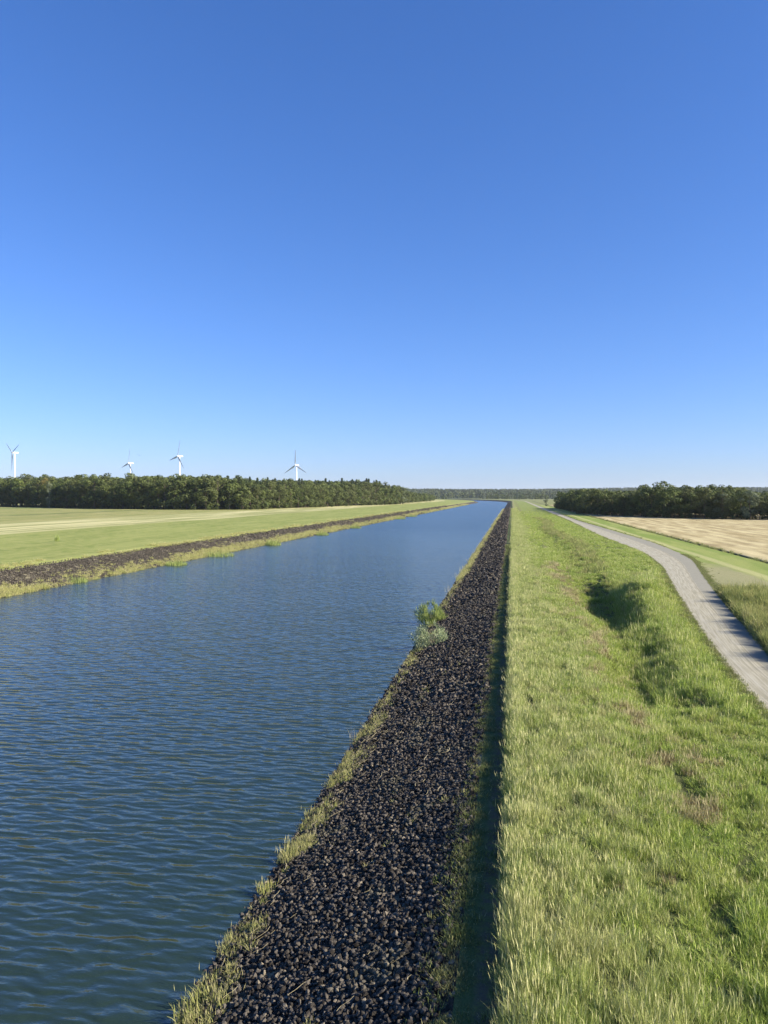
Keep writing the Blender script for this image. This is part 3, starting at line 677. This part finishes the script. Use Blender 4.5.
def tree(name, x, y, h, label, group, crown, trunk, wide=1.0, sink=0.0):
    t = empty(name, (x, y, float(zf(x-float(bend(y)), y))-.1), rnd.uniform(0, 6.28)); h *= 1.12 if 'left wood' in label else 1.0; s = h/20; t.scale = (s*wide, s*wide, s)
    tag(t, label, 'tree', group); link('trunk', trunk, t); link('crown', crown, t); return t
def lerp_pts(pts, spacing):
    pts = np.array(pts, float); seg = np.hypot(*(pts[1:, :2]-pts[:-1, :2]).T); L = np.concatenate([[0], np.cumsum(seg)]); n = int(L[-1]/spacing)
    s = (np.arange(n)+.5)*spacing; return np.stack([np.interp(s, L, pts[:, j]) for j in range(pts.shape[1])], -1)
def gp(px, py): v = at(px, py, 3.0); return (v.x, v.y)
# left wood: front edge line with the height wanted there
edgeL = [(*gp(-60, 506), 26), (*gp(0, 506), 27), (*gp(60, 507.3), 25.5), (*gp(130, 508.5), 25.5), (*gp(200, 509), 23.5), (*gp(250, 508.8), 22.5), (*gp(300, 507.2), 22.5), (*gp(345, 505.6), 24), (*gp(385, 504.4), 26), (*gp(402, 503.4), 22)]
def seg_label(x, y):
    d = CM.inverted() @ Vector((x, y, 0)); px = W/2+F*d.x/-d.z
    if px < 14: return 'left of the leftmost wind turbine'
    if px < 129: return 'between the two leftmost wind turbines'
    if px < 178: return 'between the second and third wind turbines'
    if px < 297: return 'between the third and the rightmost wind turbines'
    return 'right of all the wind turbines'
def seg_px(x, y):
    d = CM.inverted() @ Vector((x, y, 0)); return W/2+F*d.x/-d.z
E = lerp_pts(edgeL, 8.6); nE = len(E)
dirs = np.gradient(E[:, :2], axis=0); dirs /= np.linalg.norm(dirs, axis=1, keepdims=True); nrmE = np.stack([-dirs[:, 1], dirs[:, 0]], -1)
nrmE *= np.sign((nrmE*E[:, :2]).sum(1))[:, None]
for k in range(nE):
    x, y, h = E[k]; jx, jy = nrmE[k]
    o = rnd.uniform(-2.5, 3.5); hh = h*rnd.uniform(.68, .96)
    X, Y_ = x+jx*o, y+jy*o; i = rnd.randrange(NB)
    tree('broadleaf_tree', X, Y_, hh, 'front row tree of the left wood '+seg_label(X, Y_), 'front trees of the left wood '+seg_label(X, Y_), cr_b[i], tr_b[i], rnd.uniform(1.0, 1.35))
    o = rnd.uniform(9, 15); X, Y_ = x+jx*o+rnd.uniform(-2, 2), y+jy*o; i = rnd.randrange(NB)
    if (k % 2 == 0) and seg_px(x, y) > 200:
        i = rnd.randrange(NC); tree('conifer_tree', X, Y_, h*rnd.uniform(.93, 1.03), 'pointed conifer in the left wood '+seg_label(X, Y_), 'conifers of the left wood '+seg_label(X, Y_), cr_c[i], tr_c[i], rnd.uniform(1.1, 1.6))
    else:
        tree('broadleaf_tree', X, Y_, h*rnd.uniform(.80, 1.08), 'left wood treetop behind its front row '+seg_label(X, Y_), 'second row trees of the left wood '+seg_label(X, Y_), cr_b[i], tr_b[i], rnd.uniform(1.0, 1.3))
x, y = gp(403, 503.6); tree('pale_tree', x, y, 20, 'pale grey green tree at the right end of the left wood', None, cr_p, tr_b[0], 1.15)
x, y = gp(47, 506.9); tree('golden_tree', x-2, y+1, 24, 'golden brown tree in the left wood between the two leftmost wind turbines', None, cr_g, tr_b[1], 1.1)
x, y = gp(52, 507.2); tree('pale_tree', x, y-4, 20, 'slender tree with pale trunk and thin crown at the front of the left wood', None, cr_p, trunk_mesh(77, 'broad', M['birch']), .55)
# right wood
edgeR = [(*gp(560, 508), 13.2), (*gp(575, 511), 14), (*gp(592, 514.6), 13.5), (*gp(617, 515.6), 13.4), (*gp(640, 516.6), 16.2), (*gp(668, 517.6), 16), (*gp(700, 518.4), 14), (*gp(735, 519), 12.8), (*gp(800, 520), 12.6), (*gp(850, 521), 12.5)]
ER = lerp_pts(edgeR, 7.0); dirs = np.gradient(ER[:, :2], axis=0); dirs /= np.linalg.norm(dirs, axis=1, keepdims=True); nr = np.stack([dirs[:, 1], -dirs[:, 0]], -1); nr *= np.sign(nr @ np.array([.5, 1.]))[:, None]
for k in range(len(ER)):
    x, y, h = ER[k]; jx, jy = nr[k]; side = y > 385
    for row, (o0, o1) in enumerate(((-1.5, 1.5), (4.5, 8.0))):
        o = rnd.uniform(o0, o1)
        X, Y_ = x+jx*o, y+jy*o; i = rnd.randrange(NB)
        lab = ('front row' if row == 0 else 'second row')
        w = 'receding beside the lane' if side else 'facing the stubble field'
        tree('broadleaf_tree', X, Y_, h*rnd.uniform(.72, 1.08), 'dark tree in the %s of the right wood %s' % (lab, w), '%s trees of the right wood %s' % (lab, w), cr_b[i], tr_b[i], rnd.uniform(1.1, 1.5))
for px, py, h, wd in ((720, 518.3, 11.5, 1.3), (748, 519, 12.5, 1.2)):
    x, y = gp(px, py); tree('pale_tree', x-1, y-6, h, 'grey green tree in the right wood, '+('nearer the right edge' if px > 730 else 'left of the other grey green one'), None, cr_p, tr_b[2], wd)
x, y = gp(619, 515.8); tree('lime_tree', x, y-3, 11.5, 'slightly lighter rounded green tree at the front left corner of the right wood', None, crown_mesh(73, M['crown'], wide=1.3), tr_b[3], 1.3)
# low pale bush at the lane end
x, y = gp(546, 506.5); tree('pale_bush', x, y, 7.0, 'pale grey bush beside the far end of the lane, left of the right wood', None, cr_p, tr_b[4], 1.2)
# woods behind: masses
crowns = lib('wood_crowns', cr_b); 
def mass(name, P, hs, col, ncol, label):
    P = np.asarray(P, float); n = len(P); x, y = P[:, 0], P[:, 1]; z = zf(x-bend(y), y)-.2; s = np.asarray(hs)/20
    scatter(name, np.stack([x, y, z], -1), np.stack([0*s, 0*s, rng.uniform(0, 6.28, n)], -1), np.stack([s*rng.uniform(1, 1.4, n), s*rng.uniform(1, 1.4, n), s], -1), rng.integers(0, ncol, n), col, label, 'wood')
P = []; Hs = []
for k in range(nE):
    for r_ in range(9):
        o = 20+r_*9+rnd.uniform(-3, 3); P.append((E[k, 0]+nrmE[k, 0]*o+rnd.uniform(-3, 3), E[k, 1]+nrmE[k, 1]*o)); Hs.append(E[k, 2]*rnd.uniform(.82, .99)+r_*.15)
mass('left_wood', P, [a_*1.12 for a_ in Hs], crowns, NB, 'mass of treetops deep inside the left wood')
P = []; Hs = []
for k in range(len(ER)):
    for r_ in range(7):
        o = 11+r_*6.5+rnd.uniform(-2, 2); P.append((ER[k, 0]+nr[k, 0]*o, ER[k, 1]+nr[k, 1]*o)); Hs.append(ER[k, 2]*rnd.uniform(.78, .98))
mass('right_wood', P, Hs, crowns, NB, 'mass of treetops deep inside the right wood')
# understorey at the foot of both woods
us2 = lib('understorey', [crown_mesh(80+i, M['crown'], wide=1.8, nl=700, leaf=1.6) for i in range(3)])
P = []; Hs = []
for EE, nn in ((E, nrmE), (ER, nr)):
    for k in range(len(EE)):
        for q in range(3): o = rnd.uniform(-3.5, 7); P.append((EE[k, 0]+nn[k, 0]*o+rnd.uniform(-3.5, 3.5), EE[k, 1]+nn[k, 1]*o+rnd.uniform(-2, 2))); Hs.append(rnd.uniform(2.5, 6))
mass('undergrowth', P, Hs, us2, 3, 'low bushes filling the foot of the woods')
# woods far down the canal
P = []; Hs = []
line = lerp_pts([(*gp(404, 503.2), 19), (*gp(418, 501.8), 15.5), (*gp(434, 500.8), 14), (-260, 2000, 13)], 9)
for x, y, h in line:
    for r_ in range(4): P.append((x-r_*9+rnd.uniform(-3, 3), y+r_*5+rnd.uniform(-4, 4))); Hs.append(h*rnd.uniform(.8, 1.05))
mass('receding_wood', P, Hs, crowns, NB, 'wood receding into the distance beyond the pale tree')
mix = lib('far_crowns', [crown_mesh(90+i, M['crown'] if i < 3 else (M['crown_pale'] if i == 3 else M['needles']), 'broad' if i < 4 else 'fir', 260, 1.9, 1.2) for i in range(5)])
P = []; Hs = []
for _ in range(2600):
    y = rnd.uniform(2050, 2700); x = rnd.uniform(-1500, 900); u = x-float(bend(y))
    if UL-35 < u < UW+60: continue
    if fbm(x*.004, y*.004, 95) < .36: continue
    P.append((x, y)); Hs.append(rnd.uniform(9, 17))
for _ in range(15000):
    y = rnd.uniform(2700, 5400); x = rnd.uniform(-2600, 1900); u = x-float(bend(y))
    if y < 3400 and UL-35 < u < UW+60: continue
    P.append((x, y)); Hs.append(rnd.uniform(15, 26))
mass('hill_wood', P, Hs, mix, 5, 'hazy forest covering the far hills on the horizon')

# far farmhouse between trees
def prism_house(px, py, w, d, h, r, label):
    x, y = gp(px, py); t = tag(empty('farmhouse', (x, y, 3), .3), label, 'house')
    V = [(-w, -d, 0), (w, -d, 0), (w, d, 0), (-w, d, 0), (-w, -d, h), (w, -d, h), (w, d, h), (-w, d, h), (-w, 0, h+r), (w, 0, h+r)]
    me = bpy.data.meshes.new('wall'); me.from_pydata(V, [], [(0, 1, 5, 4), (2, 3, 7, 6), (1, 2, 6, 9, 5), (3, 0, 4, 8, 7)]); me.materials.append(M['wall']); link('wall', me, t)
    e = .5; k = .2
    V = [(-w-e, -d-e, h-.3+k), (w+e, -d-e, h-.3+k), (w+e, 0, h+r+k), (-w-e, 0, h+r+k), (-w-e, d+e, h-.3+k), (w+e, d+e, h-.3+k)]
    me = bpy.data.meshes.new('roof'); me.from_pydata(V, [], [(0, 1, 2, 3), (3, 2, 5, 4)]); me.materials.append(M['tiles']); ro = link('roof', me, t)
    md = ro.modifiers.new('thick', 'SOLIDIFY'); md.thickness = .18
#prism_house(463, 501.0, 7, 4.5, 3.4, 3.5, 'tiny pale house among trees left of the far end of the canal')

# ------------------------------------------------------------------ wind turbines
def frustum(pts, rads, n=20, axis='z', mat=None, name='tower', cap=True):
    V = []; Fs = []
    for p, r in zip(pts, rads):
        for k in range(n): V.append((r*math.cos(6.283185*k/n), r*math.sin(6.283185*k/n), p))
    for s in range(len(pts)-1):
        for k in range(n): Fs.append((s*n+k, s*n+(k+1) % n, (s+1)*n+(k+1) % n, (s+1)*n+k))
    me = bpy.data.meshes.new(name); fs = Fs+[tuple(range(n-1, -1, -1)), tuple(range((len(pts)-1)*n, len(pts)*n))]
    me.from_pydata(V, [], fs)
    if axis == 'x': me.transform(Matrix.Rotation(R(90), 4, 'Y'))
    for p in me.polygons: p.use_smooth = len(p.vertices) == 4
    me.materials.append(mat); return me
def blade_part(Rr, mat):
    st = [(0, 1.1, 1.1, 0), (.05, 1.15, 1.05, 5), (.14, 2.0, .75, 16), (.22, 2.35, .55, 13), (.45, 1.7, .36, 7), (.7, 1.1, .22, 3), (.9, .65, .12, 1), (1, .12, .05, 0)]
    n = 12; V = []; Fs = []
    for f, ch, th, tw in st:
        for k in range(n):
            a = 6.283185*k/n; x = ch*math.cos(a)-(ch-1.1)*.35; y = th*math.sin(a)*(.6+.4*math.cos(a)); c, s = math.cos(R(tw+4)), math.sin(R(tw+4)); 
            V.append((x*s+y*c, x*c-y*s, f*Rr))
    for q in range(len(st)-1):
        for k in range(n): Fs.append((q*n+k, q*n+(k+1) % n, (q+1)*n+(k+1) % n, (q+1)*n+k))
    me = bpy.data.meshes.new('blade'); me.from_pydata(V, [], Fs+[tuple(range(n-1, -1, -1)), tuple(range((len(st)-1)*n, len(st)*n))]); me.materials.append(mat)
    for p in me.polygons: p.use_smooth = True
    return me
def turbine(px, py, dist, Rr, k, rot, label):
    hub = far(px, py, dist); vd = math.atan2(hub.y, hub.x)          # view azimuth
    # rotor axis: from nacelle to hub; points to the picture's left and a bit to the camera
    right = vd-R(90); ang = right+R(180)+math.asin(k)               # picture left, turned towards the camera
    t = empty('wind_turbine', (hub.x-5.5*math.cos(ang), hub.y-5.5*math.sin(ang), 3.0), ang); tag(t, label, 'wind turbine', 'wind turbines behind the left wood')
    hz = hub.z-3.0
    link('tower', frustum([-1, 0, hz*.5, hz-1.9], [1.7, 1.65, 1.35, 1.0], 22, 'z', M['turbine']), t)
    # nacelle: lofted rounded box along x
    st = [(-8.5, 1.2, 1.3, .1), (-8.0, 1.75, 1.8, .1), (-3, 2.0, 2.05, 0), (1.5, 1.95, 2.0, 0), (3.0, 1.6, 1.65, 0)]
    V = []; Fs = []; n = 16
    for x, w, h, dz in st:
        for q in range(n):
            a = 6.283185*q/n; ca, sa = math.cos(a), math.sin(a); V.append((x, .8*w*math.copysign(abs(ca)**.5, ca), dz+.8*h*math.copysign(abs(sa)**.5, sa)))
    for s in range(len(st)-1):
        for q in range(n): Fs.append((s*n+q, s*n+(q+1) % n, (s+1)*n+(q+1) % n, (s+1)*n+q))
    me = bpy.data.meshes.new('nacelle'); me.from_pydata(V, [], Fs+[tuple(range(n-1, -1, -1)), tuple(range((len(st)-1)*n, len(st)*n))]); me.materials.append(M['turbine'])
    link('nacelle', me, t, (0, 0, hz))
    link('hub', frustum([-2.4, -1.5, .5, 1.6, 2.2], [1.2, 1.6, 1.5, .9, .2], 16, 'x', M['turbine'], 'hub'), t, (5.5, 0, hz))
    bm_ = blade_part(Rr, M['turbine_shaded'])
    for q in range(3):
        b = link('blade', bm_, t, (5.5, 0, hz)); b.rotation_euler = (R(-rot-120*q), 0, 0)
turbine(12.2, 452.6, 1950, 42, .38, 65, 'leftmost wind turbine, one blade pointing up to the right, near the left edge')
turbine(128.3, 463.2, 2090, 41, .43, 15, 'second wind turbine from the left, lowest behind the treetops with a bird beside it')
turbine(177.6, 456.2, 1900, 41, .5, 17, 'third wind turbine from the left, standing tall right of the bird')
turbine(295.3, 465.2, 1950, 41, .80, 0, 'rightmost wind turbine, rotor facing the viewer with one blade straight up')

# bird
p = far(139.5, 455.5, 260)
V = [(-.28, 0, 0), (.0, -.09, .06), (.0, .09, .06), (.34, 0, .02), (0, 0, -.09), (.1, -.3, .14), (-.12, -.34, .12), (-.02, -.78, .02), (.1, .3, .14), (-.12, .34, .12), (-.02, .78, .02), (-.5, -.1, .01), (-.5, .1, .01), (0, 0, .1)]
Fc = [(0, 1, 13), (1, 3, 13), (3, 2, 13), (2, 0, 13), (0, 4, 1), (1, 4, 3), (3, 4, 2), (2, 4, 0), (1, 6, 5), (5, 6, 7), (2, 8, 9), (8, 10, 9), (0, 11, 12)]
me = bpy.data.meshes.new('bird'); me.from_pydata(V, [], Fc); me.materials.append(M['bird'])
o = link('bird', me, None, p); o.rotation_euler = (.2, .1, 1.9); md = o.modifiers.new('thick', 'SOLIDIFY'); md.thickness = .02
tag(o, 'small dark bird flying between the second and third wind turbines', 'bird')

# ------------------------------------------------------------------ haze
hm, t, out = newmat('haze_air'); v = t.n('ShaderNodeVolumePrincipled'); v.inputs['Color'].default_value = (.80, .88, 1, 1); v.inputs['Density'].default_value = 3.5e-5; v.inputs['Anisotropy'].default_value = .2
t.L(v.outputs[0], out.inputs['Volume'])
bx = bpy.data.meshes.new('haze'); X0, X1, Y0, Y1, Z0, Z1 = -9400, 9400, -200, 14500, -4.2, 190
bx.from_pydata([(X0, Y0, Z0), (X1, Y0, Z0), (X1, Y1, Z0), (X0, Y1, Z0), (X0, Y0, Z1), (X1, Y0, Z1), (X1, Y1, Z1), (X0, Y1, Z1)], [], [(0, 3, 2, 1), (4, 5, 6, 7), (0, 1, 5, 4), (1, 2, 6, 5), (2, 3, 7, 6), (3, 0, 4, 7)]); bx.materials.append(hm)
tag(link('haze', bx), kind='stuff')

# ------------------------------------------------------------------ light
SUN_EL = R(28); SUN_AZ = R(98)          # clockwise from +Y (up the canal)
sd = Vector((math.sin(SUN_AZ)*math.cos(SUN_EL), math.cos(SUN_AZ)*math.cos(SUN_EL), math.sin(SUN_EL)))
sl = bpy.data.lights.new('sun', 'SUN'); sl.energy = 5.0; sl.angle = R(.53); sl.color = (1, .91, .76)
so = bpy.data.objects.new('sun', sl); C.objects.link(so); so.rotation_euler = sd.to_track_quat('Z', 'Y').to_euler()
w = bpy.data.worlds.new('World'); S.world = w; w.use_nodes = True; nt = w.node_tree; nt.nodes.clear(); t = NT(nt)
sky = t.n('ShaderNodeTexSky'); sky.sky_type = 'NISHITA'; sky.sun_disc = False; sky.sun_elevation = SUN_EL; sky.sun_rotation = SUN_AZ
sky.altitude = 0; sky.air_density = 1.0; sky.dust_density = .3; sky.ozone_density = 3.0
sp = t.n('ShaderNodeSeparateColor'); t.L(sky.outputs[0], sp.inputs[0]); cc = t.n('ShaderNodeCombineColor')   # clearer, deeper blue air
for i, (a_, p_) in enumerate(((.438, 1.13), (.725, .96), (1.31, .90))): t.L(t.math('MULTIPLY', t.math('POWER', sp.outputs[i], p_), a_), cc.inputs[i])
gm = cc.outputs[0]
bg = t.n('ShaderNodeBackground'); t.L(gm, bg.inputs[0]); bg.inputs[1].default_value = .0731
wo = t.n('ShaderNodeOutputWorld'); t.L(bg.outputs[0], wo.inputs[0])
S.view_settings.view_transform = 'Standard'; S.view_settings.look = 'None'; S.view_settings.exposure = 1.25; S.view_settings.gamma = 1
S.cycles.volume_bounces = 1 if hasattr(S, 'cycles') else 0
